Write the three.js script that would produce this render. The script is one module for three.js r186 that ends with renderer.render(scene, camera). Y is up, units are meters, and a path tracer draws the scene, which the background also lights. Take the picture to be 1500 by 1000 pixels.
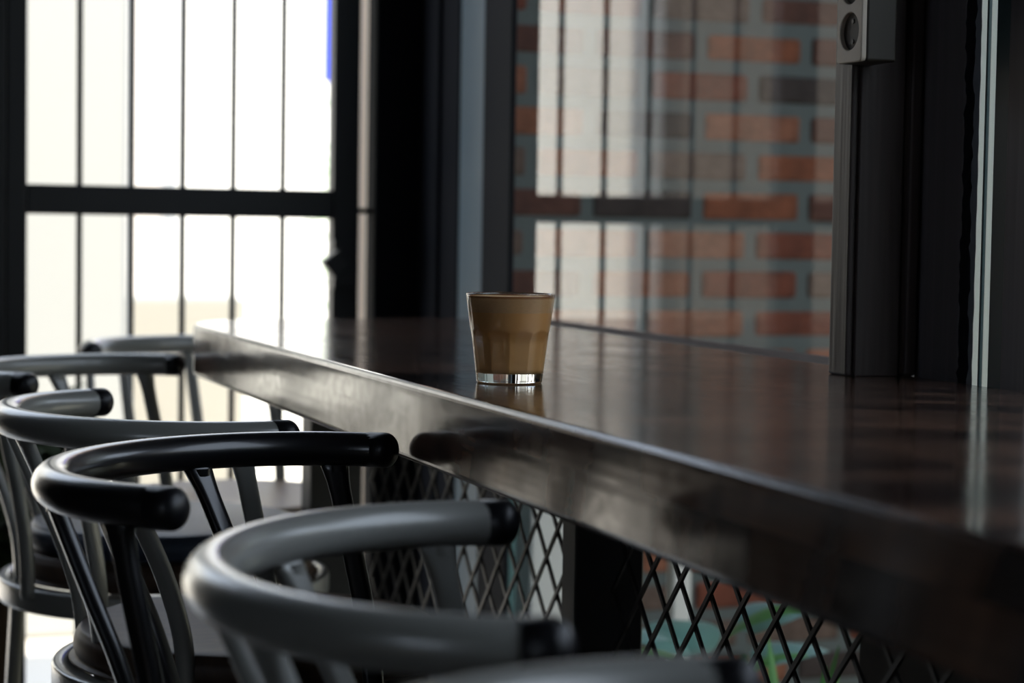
import * as THREE from 'three';
import { RoundedBoxGeometry } from 'three/addons/geometries/RoundedBoxGeometry.js';
import { mergeGeometries } from 'three/addons/utils/BufferGeometryUtils.js';
import { ImprovedNoise } from 'three/addons/math/ImprovedNoise.js';

// ---------------------------------------------------------------- camera, sky, sun, exposure
// World: x = across the counter (towards the windows), y = up, -z = along the counter (towards the door). Metres.
const scene = new THREE.Scene();
const TOP = 1.05;                                       // height of the counter top
const FOV = 2 * Math.atan(500 / 3000) * 180 / Math.PI;  // focal length of 3000 px on the 1500 x 1000 frame
const camera = new THREE.PerspectiveCamera(FOV, 1.5, 0.05, 80);
camera.position.set(0, TOP + 0.137, 0);
camera.rotation.order = 'YXZ';
camera.rotation.set(THREE.MathUtils.degToRad(-3.11), THREE.MathUtils.degToRad(-19.3), THREE.MathUtils.degToRad(0.9));
camera.focus = 1.83;
camera.userData.fStop = 5.3;
scene.add(camera);

scene.background = new THREE.Color().setRGB(1.9, 2.2, 2.65);   // bright, slightly hazy blue sky

const sun = new THREE.DirectionalLight(new THREE.Color().setRGB(1, 0.92, 0.78), 11);
sun.position.set(1 - 4.2, 1 + 7.3, -5 + 5.4);
sun.target.position.set(1, 1, -5);
sun.castShadow = true;
sun.shadow.mapSize.set(4096, 4096);
Object.assign(sun.shadow.camera, { left: -9, right: 9, top: 9, bottom: -9, near: 0.5, far: 30 });
scene.add(sun, sun.target);

const renderer = new THREE.WebGLRenderer({ antialias: true });
renderer.toneMapping = THREE.LinearToneMapping;
renderer.toneMappingExposure = 1.0;
renderer.shadowMap.enabled = true;

// ---------------------------------------------------------------- helpers
let seed = 7;
const rnd = () => { seed = (seed * 1664525 + 1013904223) >>> 0; return seed / 4294967296; };
const noise = new ImprovedNoise();
const N = (x, y, z = 0) => noise.noise(x, y, z);
const lin = (r, g, b) => new THREE.Color().setRGB(r, g, b);
const used = {};
function numbered(name) { const n = used[name] = (used[name] ?? -1) + 1; return n ? name + '_' + String(n).padStart(3, '0') : name; }
function mesh(name, geometry, material, parent) {
  const m = new THREE.Mesh(geometry, material);
  m.name = parent ? name : numbered(name);
  m.castShadow = m.receiveShadow = true;
  (parent ?? scene).add(m);
  return m;
}
function tag(o, label, category, group) { Object.assign(o.userData, { label, category }); if (group) o.userData.group = group; return o; }
function struct(o) { o.userData.kind = 'structure'; return o; }
function group(name, x = 0, y = 0, z = 0) { const g = new THREE.Group(); g.name = numbered(name); g.position.set(x, y, z); scene.add(g); return g; }
// a box from p0..p1 (across), y0..y1 (up), s0..s1 (along); r rounds its edges; uv in metres
function box(p0, p1, y0, y1, s0, s1, r = 0) {
  const w = p1 - p0, h = y1 - y0, d = s1 - s0;
  const g = r ? new RoundedBoxGeometry(w, h, d, 2, Math.min(r, w / 2.1, h / 2.1, d / 2.1)) : new THREE.BoxGeometry(w, h, d);
  g.translate((p0 + p1) / 2, (y0 + y1) / 2, -(s0 + s1) / 2);
  return metres(g);
}
function metres(g0) {
  const g = g0.index ? g0.toNonIndexed() : g0, P = g.attributes.position, Q = g.attributes.normal, uv = new Float32Array(P.count * 2);
  for (let i = 0; i < P.count; i++) {
    const ax = Math.abs(Q.getX(i)), ay = Math.abs(Q.getY(i)), az = Math.abs(Q.getZ(i));
    const x = P.getX(i), y = P.getY(i), z = P.getZ(i);
    const [u, v] = ay > ax && ay > az ? [x, -z] : ax > az ? [-z, y] : [x, y];
    uv[2 * i] = u; uv[2 * i + 1] = v;
  }
  g.setAttribute('uv', new THREE.BufferAttribute(uv, 2));
  return g;
}
const merge = (...list) => mergeGeometries(list.map((g) => (g.index ? g.toNonIndexed() : g)));
function texture(w, h, fn, srgb = true, repeat = [1, 1]) {
  const data = new Uint8Array(w * h * 4);
  for (let j = 0; j < h; j++) for (let i = 0; i < w; i++) {
    const c = fn(i / w, j / h), k = (j * w + i) * 4;
    for (let n = 0; n < 3; n++) data[k + n] = Math.max(0, Math.min(255, 255 * (c.length ? c[n] : c)));
    data[k + 3] = 255;
  }
  const t = new THREE.DataTexture(data, w, h);
  t.wrapS = t.wrapT = THREE.RepeatWrapping; t.magFilter = THREE.LinearFilter; t.minFilter = THREE.LinearMipmapLinearFilter; t.generateMipmaps = true;
  if (srgb) t.colorSpace = THREE.SRGBColorSpace;
  t.repeat.set(...repeat); t.needsUpdate = true;
  return t;
}
// seamless noise on a torus-free tile: mirror-wrapped lookups are enough at these sizes
const fbm = (x, y, o = 4) => { let a = 0, k = 0.5; for (let i = 0; i < o; i++, k *= 0.5, x *= 2.03, y *= 2.03) a += k * N(x + 13.1 * i, y - 7.7 * i, 0.37 * i); return a; };

// ---------------------------------------------------------------- materials
// vertical grain of the dark stained window timber, one tile is 0.5 m across and 2 m high
const grainBump = texture(256, 512, (u, v) => 0.5 + 0.35 * fbm(u * 40, v * 5) + 0.25 * N(u * 110, v * 14, 3), false, [2, 0.5]);
const grainColor = texture(256, 512, (u, v) => { const t = 0.5 + 0.5 * fbm(u * 30, v * 3) + 0.25 * N(u * 90, v * 9, 5); return [0.235 + 0.08 * t, 0.205 + 0.065 * t, 0.195 + 0.06 * t]; }, true, [2, 0.5]);
const darkWood = new THREE.MeshStandardMaterial({ map: grainColor, roughness: 0.5, bumpMap: grainBump, bumpScale: 0.0012 });
const litDarkWood = new THREE.MeshStandardMaterial({ map: texture(256, 512, (u, v) => { const t = fbm(u * 34, v * 3) + 0.4 * N(u * 100, v * 9, 5); return [0.43 + 0.06 * t, 0.415 + 0.055 * t, 0.42 + 0.055 * t]; }, true, [2, 0.5]), roughness: 0.5, bumpMap: grainBump, bumpScale: 0.0008 });  // dark stained boards; light falling on them is put into this lighter grey
const navyPaint = new THREE.MeshPhysicalMaterial({ specularIntensity: 0.25, color: lin(0.011, 0.012, 0.016), roughness: 0.75, bumpMap: grainBump, bumpScale: 0.0004 });
const blueSheen = new THREE.MeshStandardMaterial({ color: lin(0.17, 0.235, 0.265), roughness: 0.45, bumpMap: grainBump, bumpScale: 0.0005 });  // dark panel's blue-grey sheen, put into the base colour
const blackSteel = new THREE.MeshStandardMaterial({ color: lin(0.008, 0.008, 0.009), roughness: 0.45 });
const legSteel = new THREE.MeshStandardMaterial({ color: lin(0.03, 0.029, 0.028), roughness: 0.5 });
const meshSteel = new THREE.MeshStandardMaterial({ color: lin(0.02, 0.019, 0.018), roughness: 0.38 });
const roomPaint = new THREE.MeshStandardMaterial({ color: lin(0.03, 0.028, 0.027), roughness: 0.85 });
const floorTone = texture(256, 256, (u, v) => { const t = fbm(u * 9, v * 9, 5); return [0.3 + 0.1 * t, 0.28 + 0.1 * t, 0.265 + 0.09 * t]; }, true, [0.5, 0.5]);
const floorMat = new THREE.MeshStandardMaterial({ map: floorTone, roughness: 0.55 });
const greyMetal = new THREE.MeshPhysicalMaterial({ color: lin(0.27, 0.27, 0.25), roughness: 0.34, metalness: 0.15, clearcoat: 0.6, clearcoatRoughness: 0.16 });
const blackMetal = new THREE.MeshPhysicalMaterial({ color: lin(0.006, 0.006, 0.0075), roughness: 0.3, clearcoat: 0.6, clearcoatRoughness: 0.16 });
const capRubber = new THREE.MeshStandardMaterial({ color: lin(0.005, 0.005, 0.007), roughness: 0.4 });
const seatGrain = texture(256, 256, (u, v) => { const t = fbm(u * 3, v * 26, 4); return [0.27 + 0.15 * t, 0.2 + 0.12 * t, 0.15 + 0.1 * t]; }, true, [2.4, 2.4]);
const seatWood = new THREE.MeshStandardMaterial({ map: seatGrain, roughness: 0.55 });
const blackSeat = new THREE.MeshStandardMaterial({ color: lin(0.02, 0.018, 0.018), roughness: 0.3 });
const plaster = texture(256, 256, (u, v) => { const t = fbm(u * 12, v * 12, 5); return [0.93 + 0.05 * t, 0.925 + 0.05 * t, 0.9 + 0.05 * t]; }, true, [0.4, 0.4]);
const whitePlaster = new THREE.MeshStandardMaterial({ map: plaster, roughness: 0.9 });
const greyPlaster = new THREE.MeshStandardMaterial({ color: lin(0.7, 0.74, 0.68), roughness: 0.9, bumpMap: floorTone, bumpScale: 0.002 });
const tanPlaster = new THREE.MeshStandardMaterial({ color: lin(0.74, 0.65, 0.5), roughness: 0.9, bumpMap: floorTone, bumpScale: 0.002 });
const paving = new THREE.MeshStandardMaterial({ color: lin(0.62, 0.58, 0.52), roughness: 0.9, bumpMap: floorTone, bumpScale: 0.003 });
const paneGlass = new THREE.MeshPhysicalMaterial({ color: 0xffffff, transmission: 1, thickness: 0, roughness: 0.0, ior: 1.52 });

// ---------------------------------------------------------------- the room shell
const DOOR = 3.5, WIN = 1.04, HEAD = 2.28, CEIL = 2.8;
struct(mesh('floor', box(-3.2, 1.14, -0.1, 0, -2.6, DOOR + 0.14), floorMat));
struct(mesh('ceiling', box(-3.2, 1.16, CEIL, CEIL + 0.2, -2.6, DOOR + 0.14), roomPaint));
struct(mesh('wall_left', merge(box(-3.35, -3.2, -0.1, 1.25, -2.6, DOOR + 0.14), box(-3.35, -3.2, 2.25, CEIL + 0.2, -2.6, DOOR + 0.14), box(-3.35, -3.2, 1.25, 2.25, -2.6, -2.2), box(-3.35, -3.2, 1.25, 2.25, -0.6, DOOR + 0.14)), roomPaint));
const fillWindow = new THREE.Group(); fillWindow.name = 'added_window_2'; scene.add(fillWindow); struct(fillWindow);  // unseen window, added to light the boards on the right
for (const s of [-2.2, -1.42, -0.64]) mesh('mullion', box(-3.3, -3.25, 1.25, 2.25, s, s + 0.04, 0.003), blackSteel, fillWindow);
for (const y of [1.25, 2.21]) mesh('rail', box(-3.3, -3.25, y, y + 0.04, -2.2, -0.6, 0.003), blackSteel, fillWindow);
struct(mesh('wall_back', box(-3.35, 1.16, -0.1, CEIL + 0.2, -2.75, -2.6), roomPaint));
// far wall with the barred door; a slit is left between the door's jamb and the corner post
struct(mesh('wall_far', merge(box(-3.2, -0.5, 0, CEIL, DOOR, DOOR + 0.14), box(-0.5, WIN + 0.1, HEAD, CEIL, DOOR, DOOR + 0.14)), roomPaint));
const jamb = mesh('trim_1', box(0.963, WIN + 0.1, 0, HEAD, DOOR - 0.01, DOOR + 0.05, 0.003), navyPaint); struct(jamb);

// window wall: corner panels, open bay with fixed pane, folded stack, wall under the open windows, lintel
const corner = new THREE.Group(); corner.name = 'wall_right'; scene.add(corner); struct(corner);
mesh('panel', box(WIN + 0.003, WIN + 0.012, 0, CEIL, 3.268, DOOR - 0.01, 0.003), navyPaint, corner);
mesh('panel', box(WIN + 0.005, WIN + 0.012, 0, CEIL, 3.14, 3.264, 0.003), blueSheen, corner);
mesh('panel', box(WIN + 0.003, WIN + 0.012, 0, CEIL, 3.0, 3.136, 0.003), navyPaint, corner);
mesh('cover_strip', box(WIN - 0.004, WIN + 0.0025, 0, CEIL, 3.36, 3.41, 0.002), navyPaint, corner);
mesh('lintel', box(WIN, 1.14, HEAD, CEIL, -2.6, 3.5), roomPaint, corner);
mesh('low_wall', box(WIN + 0.02, 1.14, 0, TOP - 0.07, -2.6, 1.9), roomPaint, corner);
mesh('end_wall', box(WIN, 1.14, TOP - 0.07, HEAD, -2.6, -0.3), roomPaint, corner);

// folded window stack standing on the counter
const stack = new THREE.Group(); stack.name = 'trim_2'; scene.add(stack); struct(stack);
mesh('post', box(0.9655, 1.05, TOP, HEAD, 1.772, 1.809, 0.003), darkWood, stack);
mesh('board', box(0.972, 1.02, TOP, HEAD, 1.766, 1.771, 0.0015), darkWood, stack);
mesh('bead', box(1.022, 1.036, TOP, HEAD, 1.758, 1.771, 0.004), darkWood, stack);
const leaf = new THREE.Group(); leaf.name = 'trim_3'; scene.add(leaf); struct(leaf);
mesh('board', box(WIN, WIN + 0.012, TOP - 0.02, HEAD, 1.692, 1.771, 0.002), litDarkWood, leaf);
{ // rough torn edge beside the glass
  const g = new THREE.BoxGeometry(0.006, HEAD - TOP + 0.02, 0.016, 2, 220, 4), P = g.attributes.position;
  for (let i = 0; i < P.count; i++) {
    const y = P.getY(i), z = P.getZ(i), a = N(y * 55, z * 160, 2.2), b = N(y * 160, z * 260, 9.1);
    P.setX(i, P.getX(i) - (P.getX(i) < 0.001 ? 0.0035 * a + 0.002 * b : 0)); P.setZ(i, z + 0.0012 * a);
  }
  g.translate(WIN + 0.004, (HEAD + TOP - 0.02) / 2, -1.6835); g.computeVertexNormals();
  mesh('rough_edge', metres(g), navyPaint, leaf);
}
mesh('board', box(WIN, WIN + 0.012, TOP - 0.02, HEAD, 1.578, 1.618, 0.002), litDarkWood, leaf);
mesh('channel', box(WIN + 0.002, WIN + 0.007, TOP - 0.02, HEAD, 1.618, 1.642, 0.001), new THREE.MeshStandardMaterial({ color: lin(0.05, 0.085, 0.09), roughness: 0.35 }), leaf);
mesh('glazing_bar', box(WIN + 0.001, WIN + 0.005, TOP - 0.02, HEAD, 1.6545, 1.6575, 0.001), new THREE.MeshStandardMaterial({ color: lin(0.04, 0.08, 0.085), roughness: 0.3 }), leaf);
mesh('pane', box(WIN + 0.006, WIN + 0.0065, TOP - 0.02, HEAD, 1.642, 1.676), paneGlass, leaf);

// fixed pane of the bay, standing on a timber sill that continues the counter
const bay = new THREE.Group(); bay.name = 'window_1'; scene.add(bay); struct(bay);
{ const g = new THREE.PlaneGeometry(3.49 - 1.8, HEAD - TOP); g.rotateY(-Math.PI / 2); g.translate(1.066, (HEAD + TOP) / 2, -(3.49 + 1.8) / 2); mesh('pane', g, paneGlass, bay); }
mesh('sill', box(WIN - 0.001, 1.12, TOP - 0.05, TOP - 0.002, 1.809, 3.0, 0.002), darkWood, bay);

// ---------------------------------------------------------------- the barred door
const DS0 = DOOR + 0.02, DS1 = DOOR + 0.06;
function doorLeaf(name, d0, d1, left, right) {
  const o = new THREE.Group(); o.name = name; scene.add(o); struct(o);
  mesh('stile', box(d0 - left, d0, 0, HEAD, DS0, DS1, 0.003), blackSteel, o);
  mesh('stile', box(d1, d1 + right, 0, HEAD, DS0, DS1, 0.003), blackSteel, o);
  for (const [a, b] of [[HEAD - 0.06, HEAD], [1.202, 1.252], [0.02, 0.08]]) mesh('rail', box(d0, d1, a, b, DS0, DS1, 0.003), blackSteel, o);
  for (let k = 1; k < 6; k++) { const p = d0 + (d1 - d0) * k / 6; mesh('bar', box(p - 0.005, p + 0.005, 0.08, HEAD - 0.06, DS0 + 0.01, DS0 + 0.02, 0.002), blackSteel, o); }
  return o;
}
const door = doorLeaf('door_1', 0.367, 0.895, 0.034, 0.0475);
doorLeaf('door_2', -0.46, 0.288, 0.04, 0.044);
{ // lock case with a turned square handle
  const lock = mesh('lock', box(0.893, 0.935, 1.08, 1.165, DS0 - 0.018, DS0 - 0.001, 0.003), blackSteel, door);
  const g = new RoundedBoxGeometry(0.038, 0.038, 0.03, 2, 0.004); g.rotateZ(0.65); g.translate(0.894, 1.123, -(DS0 - 0.03));
  mesh('handle', g, blackSteel, lock);
}
mesh('bolt', box(0.94, 0.968, 1.212, 1.222, DS0 + 0.005, DS0 + 0.02, 0.002), blackSteel, door);

// ---------------------------------------------------------------- the counter
// slab figure: fine grain along the counter, darker heart figure drifting across it; tile 4 m x 0.66 m
const slabAt = (u, v) => {
  const s = u * 4, p = v * 0.66, a = 0.944 * p - 0.33 * s, b = 0.33 * p + 0.944 * s;
  const w = 0.5 * N(a * 2.2, b * 3, 1.7);
  const fig = N(a * 1.6 + w, b * 15 + 2.2 * w, 4.4) + 0.5 * N(a * 3.1, b * 38 + w * 3, 8.8);
  const fine = 0.5 * N(p * 260, s * 7, 2) + 0.4 * N(p * 90, s * 3, 6);
  const ring = Math.sin(42 * (p + 0.16 * N(s * 1.1, p * 3, 3)) + 6 * fig);
  return { fig, fine, ring };
};
const slabColor = texture(2048, 512, (u, v) => {
  const { fig, fine, ring } = slabAt(u, v), t = Math.max(0, Math.min(1, 0.5 + 0.85 * fig + 0.14 * ring + 0.2 * fine));
  return [0.175 + 0.235 * t, 0.14 + 0.168 * t, 0.127 + 0.125 * t];
}, true);
const slabBump = texture(1024, 256, (u, v) => 0.5 + 0.22 * N(u * 34, v * 9, 1) + 0.1 * N(u * 160, v * 30, 4) + 0.14 * N(u * 12, v * 90, 7), false);
const slabRough = texture(1024, 256, (u, v) => { const r = 0.15 + 0.09 * fbm(u * 30, v * 8) + 0.04 * N(u * 220, v * 60, 2); return [r, r, r]; }, false);
const slabTop = new THREE.MeshPhysicalMaterial({ map: slabColor, roughness: 1, roughnessMap: slabRough, bumpMap: slabBump, bumpScale: 0.00035 });
{
  const sh = new THREE.Shape(), F = 0.52, E = 3.0, B = 1.038, r = 0.17;
  sh.moveTo(F, -0.7); sh.lineTo(B - 0.006, -0.7); sh.lineTo(B - 0.006, E - 0.006); sh.lineTo(F + r, E - 0.006);
  sh.quadraticCurveTo(F + 0.02, E - 0.02, F, E - r * 1.25); sh.lineTo(F, -0.7);
  let g = new THREE.ExtrudeGeometry(sh, { depth: 0.058, bevelEnabled: true, bevelThickness: 0.006, bevelSize: 0.005, bevelSegments: 4, curveSegments: 24 });
  g.rotateX(-Math.PI / 2); g.translate(0, TOP - 0.064, 0);
  const P = g.attributes.position, Q = g.attributes.normal, uv = g.attributes.uv;
  for (let i = 0; i < P.count; i++) {
    const up = Math.abs(Q.getY(i)) > 0.7;
    uv.setXY(i, (-P.getZ(i) + 0.8) / 4, up ? P.getX(i) / 0.66 : (P.getY(i) + 0.3) / 0.66);
  }
  const o = group('bar_counter', 0.78, 0, -1.5);
  g.translate(-0.78, 0, 1.5);
  mesh('slab', g, slabTop, o);
  const at = (gg) => gg.translate(-0.78, 0, 1.5);
  mesh('leg', at(box(0.75, 0.826, 0, TOP - 0.0641, 1.935, 1.975, 0.003)), legSteel, o);
  mesh('leg', at(box(0.698, 0.775, 0, TOP - 0.0641, 2.86, 2.92, 0.003)), legSteel, o);
  mesh('leg', at(box(0.75, 0.826, 0, TOP - 0.0641, 0.5, 0.54, 0.003)), legSteel, o);
  tag(o, 'long thick dark wooden bar counter with polished top and rounded far corner', 'counter');
}

// wire mesh screens between the counter legs
function meshScreen(s0, s1, label) {
  const o = group('mesh_screen', 0.79, 0, -(s0 + s1) / 2), y0 = 0.12, y1 = 0.955, V = 0.07, H = 0.0665, mid = (s0 + s1) / 2, k = V / H;
  const fr = (a, b, c, d) => { const g = box(-0.006, 0.006, a, b, c - mid, d - mid, 0.002); mesh('frame_bar', g, meshSteel, o); };
  fr(y1, y1 + 0.02, s0, s1); fr(y0 - 0.02, y0, s0, s1);
  for (const dir of [1, -1]) for (let n = -40; n < 80; n++) {
    // line: y = y0 + dir * k * (s - c)
    const c = Math.floor(s0 / H) * H + n * H;
    const sa = Math.max(s0, Math.min(c, c + dir * (y1 - y0) / k)), sb = Math.min(s1, Math.max(c, c + dir * (y1 - y0) / k));
    if (sb - sa < 0.01) continue;
    const ya = y0 + dir * k * (sa - c), yb = y0 + dir * k * (sb - c), len = Math.hypot(sb - sa, yb - ya);
    const g = new THREE.BoxGeometry(0.003, 0.0046, len);
    g.rotateX(Math.atan2(yb - ya, sb - sa)); g.translate(dir * 0.0013, (ya + yb) / 2, -((sa + sb) / 2 - mid));
    mesh('strand', g, meshSteel, o);
  }
  return tag(o, label, 'screen');
}
meshScreen(1.98, 2.86, 'black diamond wire mesh screen under the rounded far half of the counter');
meshScreen(0.545, 1.93, 'black diamond wire mesh screen below the counter in front of the flowering plants');

// ---------------------------------------------------------------- glass of coffee
{
  const o = group('coffee_glass', 0.608, TOP, -1.742);
  const HT = 0.0802, n = 10, half = Math.PI / n, turn = -0.023, SEG = 300;
  const R = (y) => 0.0302 + (0.0402 - 0.0302) * Math.pow(y / HT, 1.05);
  const smooth = (t) => { t = Math.max(0, Math.min(1, t)); return t * t * (3 - 2 * t); };
  const phase = (th) => ((th + turn) % (2 * half) + 2 * half) % (2 * half) - half;
  const least = (a, b, soft) => { const m = Math.min(a, b); return m - soft * Math.log(Math.exp((m - a) / soft) + Math.exp((m - b) / soft)); };   // rounds the facet edges
  // flat facets with arched tops are pressed into the lower half, outside lightly and inside more strongly
  const outer = (th, y) => least(R(y), (0.978 * R(y) + 0.03 * R(y) * smooth((y - 0.042) / 0.012)) / Math.cos(phase(th)), 0.00012);
  const inner = (th, y) => least(R(y) - 0.0019, (R(y) - 0.0078 + 0.0085 * smooth((y - 0.036) / 0.019)) / Math.cos(phase(th)), 0.0002);
  const prof = [];
  prof.push([() => 0.0001, 0.0012], [(t) => outer(t, 0) * 0.55, 0.0012], [(t) => outer(t, 0) * 0.86, 0.0006], [(t) => outer(t, 0) * 0.95, 0], [(t) => outer(t, 0.001) * 0.985, 0.0006]);
  for (let i = 0; i <= 64; i++) { const y = 0.0018 + (HT - 0.0018 - 0.001) * i / 64; prof.push([(t) => outer(t, y), y]); }
  prof.push([() => R(HT) - 0.0004, HT - 0.0003], [() => R(HT) - 0.001, HT], [() => R(HT) - 0.0016, HT - 0.0003]);
  for (let i = 0; i <= 72; i++) { const y = HT - 0.001 - (HT - 0.001 - 0.0125) * i / 72; prof.push([(t) => inner(t, y), y]); }
  prof.push([(t) => inner(t, 0.0125) * 0.96, 0.0105], [(t) => inner(t, 0.0125) * 0.85, 0.0094], [(t) => inner(t, 0.0125) * 0.5, 0.009], [() => 0.0001, 0.009]);
  function turned(rows) {
    const pos = [], idx = [], uv = [];
    for (const [f, y, v] of rows) for (let j = 0; j <= SEG; j++) { const t = 2 * Math.PI * (j % SEG) / SEG, r = f(t); pos.push(r * Math.cos(t), y, r * Math.sin(t)); uv.push(j / SEG, v ?? 0); }
    const W = SEG + 1;
    for (let i = 0; i + 1 < rows.length; i++) for (let j = 0; j < SEG; j++) { const a = i * W + j, b = a + 1, c = a + W, d = b + W; idx.push(a, c, b, b, c, d); }
    const g = new THREE.BufferGeometry(); g.setAttribute('position', new THREE.Float32BufferAttribute(pos, 3)); g.setAttribute('uv', new THREE.Float32BufferAttribute(uv, 2)); g.setIndex(idx); g.computeVertexNormals();
    return g;
  }
  const g = turned(prof);
  const glass = new THREE.MeshPhysicalMaterial({ color: 0xffffff, transmission: 1, thickness: 0.004, roughness: 0.0, ior: 1.5, attenuationColor: lin(0.9, 0.97, 0.95), attenuationDistance: 0.15 });
  mesh('tumbler', g, glass, o);
  // the drink fills the tumbler: coffee and milk below, foam with a brown crema ring on top
  const FOAM = 0.0635, LEVEL = 0.0782, e = 0.0002;
  const low = [[() => 0.0001, 0.0089], [(t) => inner(t, 0.0125) * 0.5, 0.0089], [(t) => inner(t, 0.0125) * 0.85 + e, 0.0093], [(t) => inner(t, 0.0125) * 0.96 + e, 0.0104]];
  for (let i = 0; i <= 60; i++) { const y = 0.0125 + (FOAM - 0.0125) * i / 60; low.push([(t) => inner(t, y) + e, y]); }
  mesh('coffee', turned(low), new THREE.MeshStandardMaterial({ color: lin(0.86, 0.47, 0.165), roughness: 0.6, side: THREE.DoubleSide }), o);
  const up = [];
  for (let i = 0; i <= 12; i++) { const y = FOAM + (LEVEL - FOAM) * i / 12; up.push([(t) => inner(t, y) + e, y, 0.01 + 0.98 * i / 12]); }
  up.push([(t) => inner(t, LEVEL) - 0.002, LEVEL - 0.0008, 0.93], [() => 0.02, LEVEL - 0.001, 0.5], [() => 0.0001, LEVEL - 0.0008, 0.4]);
  const crema = texture(512, 128, (u, v) => { const k = fbm(u * 60, v * 22, 3), ring = Math.max(0, Math.min(1, (v - 0.82 + 0.08 * k) * 7)); return [0.9 - 0.3 * ring + 0.06 * k, 0.73 - 0.4 * ring + 0.05 * k, 0.52 - 0.4 * ring + 0.04 * k]; });
  const fg = turned(up);
  const foam = mesh('foam', fg, new THREE.MeshStandardMaterial({ map: crema, roughness: 0.8 }), o);
  foam.userData.label = 'milk foam with a brown crema ring';
  tag(o, 'small faceted glass tumbler of milky coffee on the bar counter', 'glass');
}

// ---------------------------------------------------------------- bar chairs
const RAIL = 0.989, RR = 0.209, RD = 0.178, RT = 0.0155, SEAT = 0.755, SHIFT = 0.085;
function sweep(curve, count, width, thick, across) {
  const pos = [], idx = [], M = 14, T = new THREE.Vector3(), P = new THREE.Vector3(), B = new THREE.Vector3();
  for (let i = 0; i <= count; i++) {
    const t = i / count; curve.getPointAt(t, P); curve.getTangentAt(t, T); B.crossVectors(T, across).normalize();
    const A = new THREE.Vector3().crossVectors(B, T).normalize();
    for (let j = 0; j < M; j++) {
      const a = 2 * Math.PI * j / M, c = Math.cos(a), s = Math.sin(a), ce = Math.sign(c) * Math.pow(Math.abs(c), 0.7), se = Math.sign(s) * Math.pow(Math.abs(s), 0.7);
      const q = P.clone().addScaledVector(A, ce * width(t) / 2).addScaledVector(B, se * thick(t) / 2);
      pos.push(q.x, q.y, q.z);
    }
  }
  for (let i = 0; i < count; i++) for (let j = 0; j < M; j++) { const a = i * M + j, b = i * M + (j + 1) % M; idx.push(a, b, a + M, b, b + M, a + M); }
  const base = pos.length / 3;
  for (const i of [0, count]) { curve.getPointAt(i / count, P); pos.push(P.x, P.y, P.z); }
  for (let j = 0; j < M; j++) { idx.push(base, (j + 1) % M, j, base + 1, count * M + j, count * M + (j + 1) % M); }
  const g = new THREE.BufferGeometry(); g.setAttribute('position', new THREE.Float32BufferAttribute(pos, 3)); g.setIndex(idx); g.computeVertexNormals();
  return g;
}
class Arc extends THREE.Curve {
  getPoint(t, o = new THREE.Vector3()) {   // from the left arm tip round the back to the right arm tip; +x is the way the sitter faces
    const a = t * Math.PI; return o.set(-RD * Math.sin(a), RAIL, -RR * Math.cos(a));
  }
}
const V3 = (x, y, z) => new THREE.Vector3(x, y, z);
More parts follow.
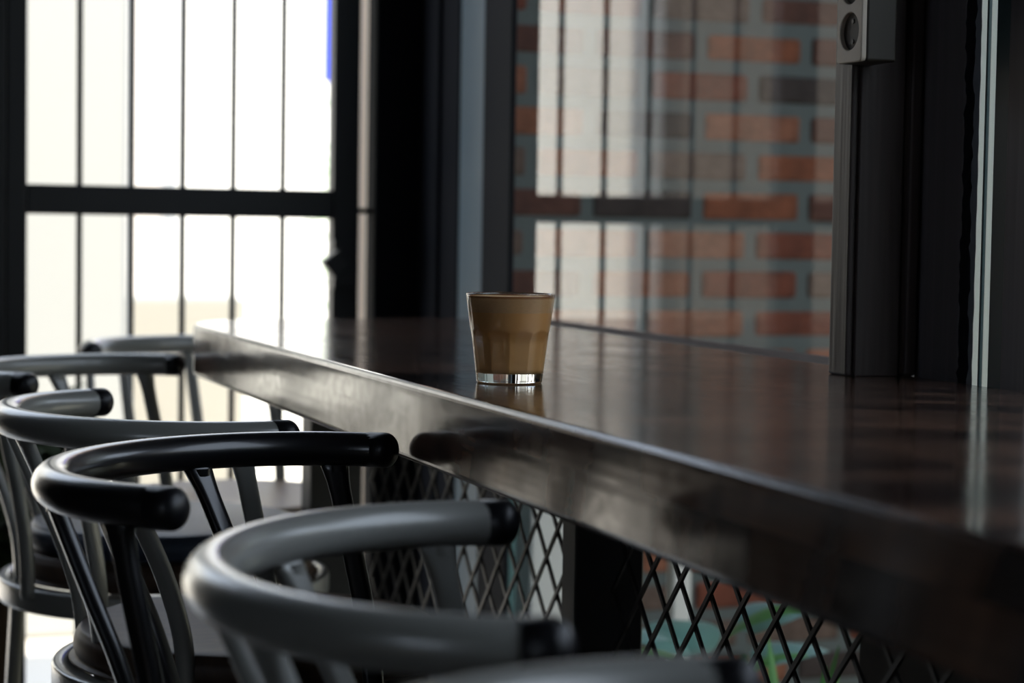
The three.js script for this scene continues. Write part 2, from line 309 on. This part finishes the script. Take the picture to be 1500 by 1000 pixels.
function makeChair(metal, wood) {
  const o = group('bar_chair');
  mesh('arm_rail', new THREE.TubeGeometry(new Arc(), 120, RT, 28), metal, o);
  for (const z of [-RR, RR]) {
    const pts = [[0.0001, 0.016]]; for (let i = 1; i <= 8; i++) { const a = Math.PI / 2 * i / 8; pts.push([0.0158 * Math.sin(a), 0.004 + 0.012 * Math.cos(a)]); } pts.push([0.0158, -0.012], [0.0001, -0.012]);
    const g = new THREE.LatheGeometry(pts.reverse().map(([r, y]) => new THREE.Vector2(r, y)), 32); g.rotateZ(-Math.PI / 2); g.translate(-0.004, RAIL, z);
    mesh('end_cap', g, capRubber, o).userData.label = 'black rubber cap';
  }
  for (const deg of [-75, -36, 0, 36, 75]) {
    const a = deg * Math.PI / 180, x = -RD * Math.cos(a), z = RR * Math.sin(a);
    const e = Math.abs(deg) > 60 ? 0.5 : 1;   // the arm supports lean less than the back slats
    const c = new THREE.CatmullRomCurve3([V3(x, RAIL - 0.009, z), V3(x + 0.03 * e, RAIL - 0.075, z), V3(x + 0.06 * e, RAIL - 0.14, z), V3(x + 0.079 * e, RAIL - 0.2, z), V3(x + SHIFT * e, RAIL - 0.265, z)]);
    mesh('back_slat', sweep(c, 26, (t) => 0.019 + 0.009 * Math.pow(Math.max(0, 1 - t * 7), 2), () => 0.0135, V3(Math.sin(a), 0, Math.cos(a))), metal, o);
    const f = new THREE.CylinderGeometry(0.0085, 0.0085, 0.006, 12); f.translate(x + 0.005, RAIL - RT - 0.0015, z); mesh('fixing_plate', f, metal, o);
  }
  const ring = new THREE.LatheGeometry([[0.193, SEAT - 0.05], [0.212, SEAT - 0.05], [0.214, SEAT - 0.046], [0.214, SEAT - 0.024], [0.212, SEAT - 0.02], [0.193, SEAT - 0.02], [0.193, SEAT - 0.05]].map(([r, y]) => new THREE.Vector2(r, y)), 64); ring.translate(SHIFT, 0, 0);
  mesh('seat_ring', ring, metal, o);
  const sp = [[0.0001, SEAT - 0.02], [0.18, SEAT - 0.02], [0.19, SEAT - 0.012], [0.192, SEAT], [0.188, SEAT + 0.01], [0.176, SEAT + 0.016], [0.12, SEAT + 0.013], [0.0001, SEAT + 0.01]];
  const seat = new THREE.LatheGeometry(new THREE.SplineCurve(sp.map(([r, y]) => new THREE.Vector2(r, y))).getPoints(40), 64); seat.translate(SHIFT, 0, 0);
  const su = seat.attributes.uv, sq = seat.attributes.position; for (let i = 0; i < su.count; i++) su.setXY(i, sq.getX(i), sq.getZ(i) + sq.getY(i) * 0.5);
  mesh('seat', seat, wood, o);
  const legAt = (k, r, y) => V3(SHIFT + r * Math.cos(k), y, r * Math.sin(k));
  for (let i = 0; i < 4; i++) {
    const k = Math.PI / 4 + i * Math.PI / 2, c = new THREE.CatmullRomCurve3([legAt(k, 0.195, SEAT - 0.03), legAt(k, 0.205, SEAT - 0.2), legAt(k, 0.225, 0.3), legAt(k, 0.235, 0)]);
    mesh('leg', sweep(c, 20, (t) => 0.026 - 0.006 * t, () => 0.018, V3(-Math.sin(k), 0, Math.cos(k))), metal, o);
  }
  const foot = new THREE.TorusGeometry(0.218, 0.009, 12, 64); foot.rotateX(Math.PI / 2); foot.translate(SHIFT, 0.3, 0);
  mesh('foot_ring', foot, metal, o);
  return o;
}
const greyProto = makeChair(greyMetal, seatWood), blackProto = makeChair(blackMetal, blackSeat);
function place(o, p, s, fp, fs, label) { o.position.set(p, 0, -s); o.rotation.y = Math.atan2(fs, fp); return tag(o, label, 'chair', 'round-backed bar chairs along the counter'); }
const again = (src) => { const c = src.clone(); c.name = numbered('bar_chair'); scene.add(c); return c; };
place(greyProto, 0.395, 1.102, 0.962, -0.273, 'grey metal bar chair with curved rail, standing just before the black chair');
place(blackProto, 0.372, 1.588, 0.803, -0.595, 'glossy black bar chair with curved arm rail touching the counter edge');
place(again(greyProto), 0.38, 2.093, 0.960, 0.280, 'grey metal bar chair just beyond the black one, turned slightly towards the door');
place(again(greyProto), 0.388, 2.717, 0.816, -0.577, 'grey metal bar chair whose arm tip touches the rounded far corner of the counter');
place(again(greyProto), 0.64, 3.225, 0.12, -0.99, 'grey metal bar chair with wooden seat at the counter end, backed against the barred door');
scene.children[scene.children.length - 1].getObjectByName('seat').material = new THREE.MeshStandardMaterial({ color: lin(0.36, 0.27, 0.2), roughness: 0.5, bumpMap: seatGrain, bumpScale: 0.0006 });  // lighter copy of the seat wood, door light put into its colour
{ // flat cushion on the chair by the counter corner
  const pts = [[0.0001, 0], [0.155, 0], [0.17, 0.004], [0.178, 0.016], [0.172, 0.028], [0.15, 0.034], [0.0001, 0.037]];
  const g = new THREE.LatheGeometry(new THREE.SplineCurve(pts.map(([a, b]) => new THREE.Vector2(a, b))).getPoints(40), 56);
  const c = mesh('seat_cushion', g, new THREE.MeshStandardMaterial({ color: lin(0.035, 0.05, 0.085), roughness: 0.45 }));
  c.position.set(0.388 + 0.816 * SHIFT, SEAT + 0.0165, -(2.717 - 0.577 * SHIFT));
  tag(c, 'dark blue round cushion on a grey chair near the rounded counter corner', 'cushion');
}
place(again(greyProto), 0.316, 0.6, 0.944, -0.33, 'grey metal bar chair of which only a bit of arm rail shows beneath the counter');

// ---------------------------------------------------------------- socket strip on the window post
{
  const o = group('socket_strip', 0.965, 1.352, -1.744);
  const H = 0.206, body = new THREE.MeshStandardMaterial({ color: lin(0.58, 0.51, 0.42), roughness: 0.5 }), dark = new THREE.MeshStandardMaterial({ color: lin(0.05, 0.042, 0.03), roughness: 0.6 });
  const sh = new THREE.Shape(), w = 0.0235, c = 0.004;
  sh.moveTo(-w + c, 0); sh.lineTo(w - c, 0); sh.quadraticCurveTo(w, 0, w, c); sh.lineTo(w, H - c); sh.quadraticCurveTo(w, H, w - c, H); sh.lineTo(-w + c, H); sh.quadraticCurveTo(-w, H, -w, H - c); sh.lineTo(-w, c); sh.quadraticCurveTo(-w, 0, -w + c, 0);
  const ys = [0.0285, 0.072, 0.1155, 0.159];
  for (const y of ys) { const h = new THREE.Path(); h.absarc(0, y, 0.0188, 0, Math.PI * 2, true); sh.holes.push(h); }
  const g = new THREE.ExtrudeGeometry(sh, { depth: 0.003, bevelEnabled: true, bevelThickness: 0.0012, bevelSize: 0.001, bevelSegments: 2, curveSegments: 28 });
  g.rotateY(-Math.PI / 2); g.translate(-0.0156, 0, 0);
  mesh('face_plate', g, body, o);
  const bk = new RoundedBoxGeometry(0.0325, H + 0.002, 0.049, 3, 0.003); bk.translate(0.0017, H / 2, 0); mesh('housing', bk, new THREE.MeshStandardMaterial({ color: lin(0.028, 0.023, 0.016), roughness: 0.5 }), o).userData.label = 'housing with its shade put into a dark brown colour';  // beige box whose shaded side is put into this dark brown
  for (const y of ys) {
    const d = new THREE.CylinderGeometry(0.0186, 0.0186, 0.002, 32); d.rotateZ(Math.PI / 2); d.translate(-0.0148, y, 0);
    const sk = mesh('socket', d, dark, o);
    for (const k of [-1, 1]) { const q = new THREE.CylinderGeometry(0.0024, 0.0024, 0.001, 12); q.rotateZ(Math.PI / 2); q.translate(-0.0162, y + k * 0.0095, 0); mesh('contact_hole', q, blackSteel, sk); }
  }
  tag(o, 'beige electric socket strip fixed to the dark wooden window post', 'socket');
}

// ---------------------------------------------------------------- outside, beyond the window: brick wall, plants
{
  const BW = 3.62, wall = new THREE.Group(); wall.name = 'wall_brick'; scene.add(wall); struct(wall);
  const mortar = new THREE.MeshStandardMaterial({ color: lin(0.13, 0.15, 0.147), roughness: 0.95, bumpMap: floorTone, bumpScale: 0.004 });
  mesh('mortar', box(1.06, 2.14, -0.1, 2.6, BW, BW + 0.12), mortar, wall);
  const tones = [[0.36, 0.12, 0.06], [0.28, 0.085, 0.05], [0.17, 0.075, 0.055], [0.08, 0.06, 0.055], [0.42, 0.17, 0.1], [0.22, 0.15, 0.12]];
  const speck = texture(128, 128, (u, v) => { const t = 0.82 + 0.3 * fbm(u * 7, v * 7, 4); return [t, t, t]; }, true, [3, 3]);
  const mats = tones.map(([r, g, b]) => new THREE.MeshStandardMaterial({ color: lin(r, g, b), map: speck, roughness: 0.9, bumpMap: speck, bumpScale: 0.003 }));
  const full = [0, 1, 2].map((k) => { const g = new RoundedBoxGeometry(0.206, 0.054, 0.05, 2, 0.008 + 0.002 * k); return metres(g); });
  for (let row = 0; row < 33; row++) for (let col = 0; col < 7; col++) {
    const y = -0.014 + 0.076 * row + 0.038, a = 1.881 - 0.228 * 3 + (row % 2 ? 0.114 : 0) + 0.228 * (col - 2), p0 = Math.max(1.06, a), p1 = Math.min(2.14, a + 0.206);
    if (p1 - p0 < 0.03) continue;
    const m = mesh('brick', p1 - p0 > 0.2055 ? full[Math.floor(rnd() * 3)] : box(-(p1 - p0) / 2, (p1 - p0) / 2, -0.027, 0.027, -0.025, 0.025, 0.008), mats[Math.floor(rnd() * 6)], wall);
    m.position.set((p0 + p1) / 2, y, -(BW + 0.018 + 0.004 * rnd())); m.rotation.z = 0.012 * (rnd() - 0.5);
  }
  struct(mesh('wall_garden', merge(box(2.14, 3.4, -0.1, 2.6, BW, BW + 0.12), box(3.4, 3.55, -0.1, 2.0, -1.4, BW + 0.12), box(1.14, 3.55, -0.1, 2.4, -1.5, -1.4)), greyPlaster));
  struct(mesh('floor_garden', box(1.14, 3.55, -0.2, -0.1, -3, BW + 0.12), new THREE.MeshStandardMaterial({ color: lin(0.22, 0.2, 0.17), roughness: 0.95 })));
  struct(mesh('ceiling_awning', box(1.17, 3.3, 2.62, 2.68, 1.2, BW + 0.1), roomPaint));
}
const leafShape = (len, wid, bend, fold = 0.2) => {
  const g = new THREE.PlaneGeometry(1, 1, 4, 10), P = g.attributes.position;
  for (let i = 0; i < P.count; i++) {
    const u = P.getX(i) * 2, t = P.getY(i) + 0.5, w = wid * Math.pow(Math.sin(Math.PI * Math.min(1, 0.06 + 0.92 * t)), 0.8) / 2;
    P.setXYZ(i, u * w, len * t - bend * 0.4 * len * t * t, bend * len * t * t + fold * Math.abs(u) * w);
  }
  g.computeVertexNormals(); return g;
};
const leafMat = (r, g, b) => new THREE.MeshPhysicalMaterial({ color: lin(r, g, b), roughness: 0.5, side: THREE.DoubleSide, transmission: 0.3, thickness: 0 });
const greens = [leafMat(0.1, 0.34, 0.07), leafMat(0.16, 0.42, 0.1), leafMat(0.06, 0.22, 0.06)], teal = [leafMat(0.2, 0.42, 0.36), leafMat(0.28, 0.5, 0.48)];
const clay = new THREE.MeshStandardMaterial({ color: lin(0.3, 0.12, 0.07), roughness: 0.85 });
function pot(o, r, h, mat) { const g = new THREE.LatheGeometry([[0.0001, 0], [r * 0.72, 0], [r * 0.96, h * 0.86], [r, h * 0.86], [r, h], [r * 0.9, h], [r * 0.86, h * 0.9], [0.0001, h * 0.88]].map(([a, b]) => new THREE.Vector2(a, b)), 32); mesh('pot', g, mat, o); }
{ // upright blades
  const o = group('potted_blade_plant', 1.245, -0.1, -2.4); pot(o, 0.1, 0.36, clay);
  for (let i = 0; i < 16; i++) { const m = mesh('leaf', leafShape(0.34 + 0.1 * rnd(), 0.028, 0.12 + 0.2 * rnd(), 0.3), greens[i % 2], o); m.position.set(0.06 * (rnd() - 0.5), 0.33, 0.06 * (rnd() - 0.5)); m.rotation.y = rnd() * 6.28; }
  tag(o, 'plant with upright bright green blades behind the wire mesh', 'plant');
}
{ // broad leaved flowering plant
  const o = group('potted_geranium', 1.245, -0.1, -2.68); pot(o, 0.11, 0.42, clay);
  for (let i = 0; i < 26; i++) {
    const a = rnd() * 6.28, m = mesh('leaf', leafShape(0.11 + 0.05 * rnd(), 0.11, 0.5, 0.15), i % 3 ? teal[i % 2] : greens[i % 3], o), r = 0.02 + 0.09 * rnd();
    m.position.set(r * Math.sin(a), 0.46 + 0.28 * rnd(), r * Math.cos(a)); m.rotation.set(0.5 + 0.5 * rnd(), a, 0, 'YXZ');
  }
  for (let i = 0; i < 7; i++) { const c = new THREE.CatmullRomCurve3([V3(0, 0.38, 0), V3(0.03 * Math.sin(i), 0.5, 0.03 * Math.cos(i)), V3(0.1 * Math.sin(i * 2.1), 0.66, 0.1 * Math.cos(i * 2.1))]); mesh('stem', new THREE.TubeGeometry(c, 10, 0.004, 6), greens[2], o); }
  const red = new THREE.MeshStandardMaterial({ color: lin(0.6, 0.03, 0.03), roughness: 0.6 });
  for (const [x, y, z] of [[-0.06, 0.645, 0.1], [-0.02, 0.585, 0.14], [-0.05, 0.66, 0.09]]) {
    const parts = []; for (let i = 0; i < 7; i++) { const s = new THREE.SphereGeometry(0.013, 8, 6); s.scale(1, 0.7, 1); s.translate(0.017 * Math.cos(i * 0.9), 0.008 * Math.sin(i * 2), 0.017 * Math.sin(i * 0.9)); parts.push(s); }
    const m = mesh('flower', merge(...parts), red, o); m.position.set(x, y, z); m.userData.label = 'red flower head';
  }
  tag(o, 'leafy blue-green potted plant with red flowers behind the wire mesh', 'plant');
}
tag(mesh('garden_post', box(1.395, 1.428, -0.1, 0.95, 3.14, 3.17, 0.004), whitePlaster), 'slim white post behind the wire mesh, next to the flowering plant', 'post');
tag(mesh('garden_pillar', merge(box(1.145, 1.222, -0.1, 0.93, 3.16, 3.24, 0.006), box(1.138, 1.229, 0.93, 0.96, 3.153, 3.247, 0.004), box(1.138, 1.229, -0.1, -0.04, 3.153, 3.247, 0.004)), whitePlaster), 'short white pillar seen through the wire mesh beside the counter leg', 'pillar');
tag(mesh('garden_board', box(1.065, 1.24, -0.1, 0.82, 3.46, 3.48, 0.004), new THREE.MeshStandardMaterial({ color: lin(0.12, 0.24, 0.24), roughness: 0.6 })), 'teal painted board standing beyond the wire mesh against the brick wall', 'board');

// ---------------------------------------------------------------- outside, beyond the door: street
struct(mesh('floor_street', box(-7, 6, -0.14, -0.04, DOOR + 0.14, 14), paving));
{
  const o = group('white_building', 2.4, 0, -9.2);
  mesh('wall', box(-4.25, 2.6, -0.04, 3.0, 0, 0.3), whitePlaster, o);
  mesh('pilaster', box(-1.03, -0.87, -0.04, 3.0, -0.12, -0.001, 0.01), new THREE.MeshStandardMaterial({ color: lin(0.62, 0.58, 0.54), roughness: 0.9 }), o);
  mesh('plinth', box(-4.25, 2.6, -0.04, 0.35, -0.06, -0.001, 0.01), whitePlaster, o);
  tag(o, 'long white plastered building across the sunlit street', 'building');
}
tag(mesh('shade_grey_column', box(0.25, 0.93, -0.04, 2.9, 6.1, 6.5, 0.02), new THREE.MeshStandardMaterial({ color: lin(0.34, 0.345, 0.33), roughness: 0.9, bumpMap: floorTone, bumpScale: 0.002 })), 'broad white column with shade painted in as pale grey, seen through the leftmost bars of the door', 'column');  // white column; its shade is put into an even grey colour
scene.children[scene.children.length - 1].userData.label = 'broad white column with shade painted in as pale grey, standing in the street outside the barred door';
tag(mesh('low_wall', box(1.02, 1.52, -0.04, 0.93, 7.2, 7.45, 0.02), tanPlaster), 'low tan wall in the street before the white building', 'wall');
{
  const o = group('street_sign', 2.03, 0, -7.8);
  mesh('post', new THREE.CylinderGeometry(0.03, 0.03, 2.6, 16).translate(0.03, 1.26, -0.04), blackSteel, o);
  mesh('panel', box(-0.09, 0.5, 1.75, 2.6, 0, 0.02, 0.005), new THREE.MeshStandardMaterial({ color: lin(0.03, 0.06, 0.6), roughness: 0.5 }), o);
  tag(o, 'blue sign panel on a post outside the door', 'sign');
}
{
  const o = group('timber_house', -4.2, 0, -9.0), m = new THREE.MeshStandardMaterial({ color: lin(0.1, 0.085, 0.07), roughness: 0.85 });
  mesh('wall', box(-2.6, 2.35, -0.04, 3.4, 0, 0.4), m, o);
  for (let i = 0; i < 16; i++) mesh('plank', box(-2.6 + 0.31 * i, -2.6 + 0.31 * i + 0.3, -0.04, 3.38, -0.02, -0.001, 0.004), m, o);
  tag(o, 'dark timber house front across the street, next to the white building', 'house');
}
tag(mesh('beige_column', box(1.215, 1.5, -0.04, 2.7, 4.55, 4.8, 0.01), new THREE.MeshStandardMaterial({ color: lin(0.85, 0.66, 0.52), roughness: 0.85 })), 'beige rendered column seen through the slit beside the door', 'column');
function shrub(name, x, y, z, r, h, n, mats, label, low = 0.25) {
  const o = group(name, x, y, z), parts = [];
  for (let i = 0; i < n; i++) {
    const g = leafShape(0.1 + 0.05 * rnd(), 0.05, 0.5), a = rnd() * 6.28, q = Math.sqrt(rnd()) * r;
    g.rotateX(0.4 + 0.9 * rnd()); g.rotateY(a); g.translate(q * Math.sin(a), h * (low + (1 - low) * rnd()), q * Math.cos(a)); parts.push(g);
  }
  const f = mesh('foliage', merge(...parts), mats, o); f.userData.kind = 'stuff';
  mesh('stem', new THREE.CylinderGeometry(0.015, 0.02, h * 0.8, 10).translate(0, h * 0.4, 0), new THREE.MeshStandardMaterial({ color: lin(0.08, 0.05, 0.03), roughness: 0.9 }), o);
  return tag(o, label, 'shrub');
}
shrub('street_shrub', 2.02, -0.04, -7.5, 0.17, 1.7, 260, greens[1], 'green shrub beneath the blue sign in the street');
{ const o = shrub('door_shrub', 0.31, 0, -3.36, 0.085, 0.86, 200, new THREE.MeshStandardMaterial({ color: lin(0.035, 0.06, 0.02), roughness: 0.9, side: THREE.DoubleSide }), 'dark leafy shrub beside the barred door, behind the chairs', 0.74); o.name = 'potted_shrub'; pot(o, 0.1, 0.2, clay); }

renderer.render(scene, camera);
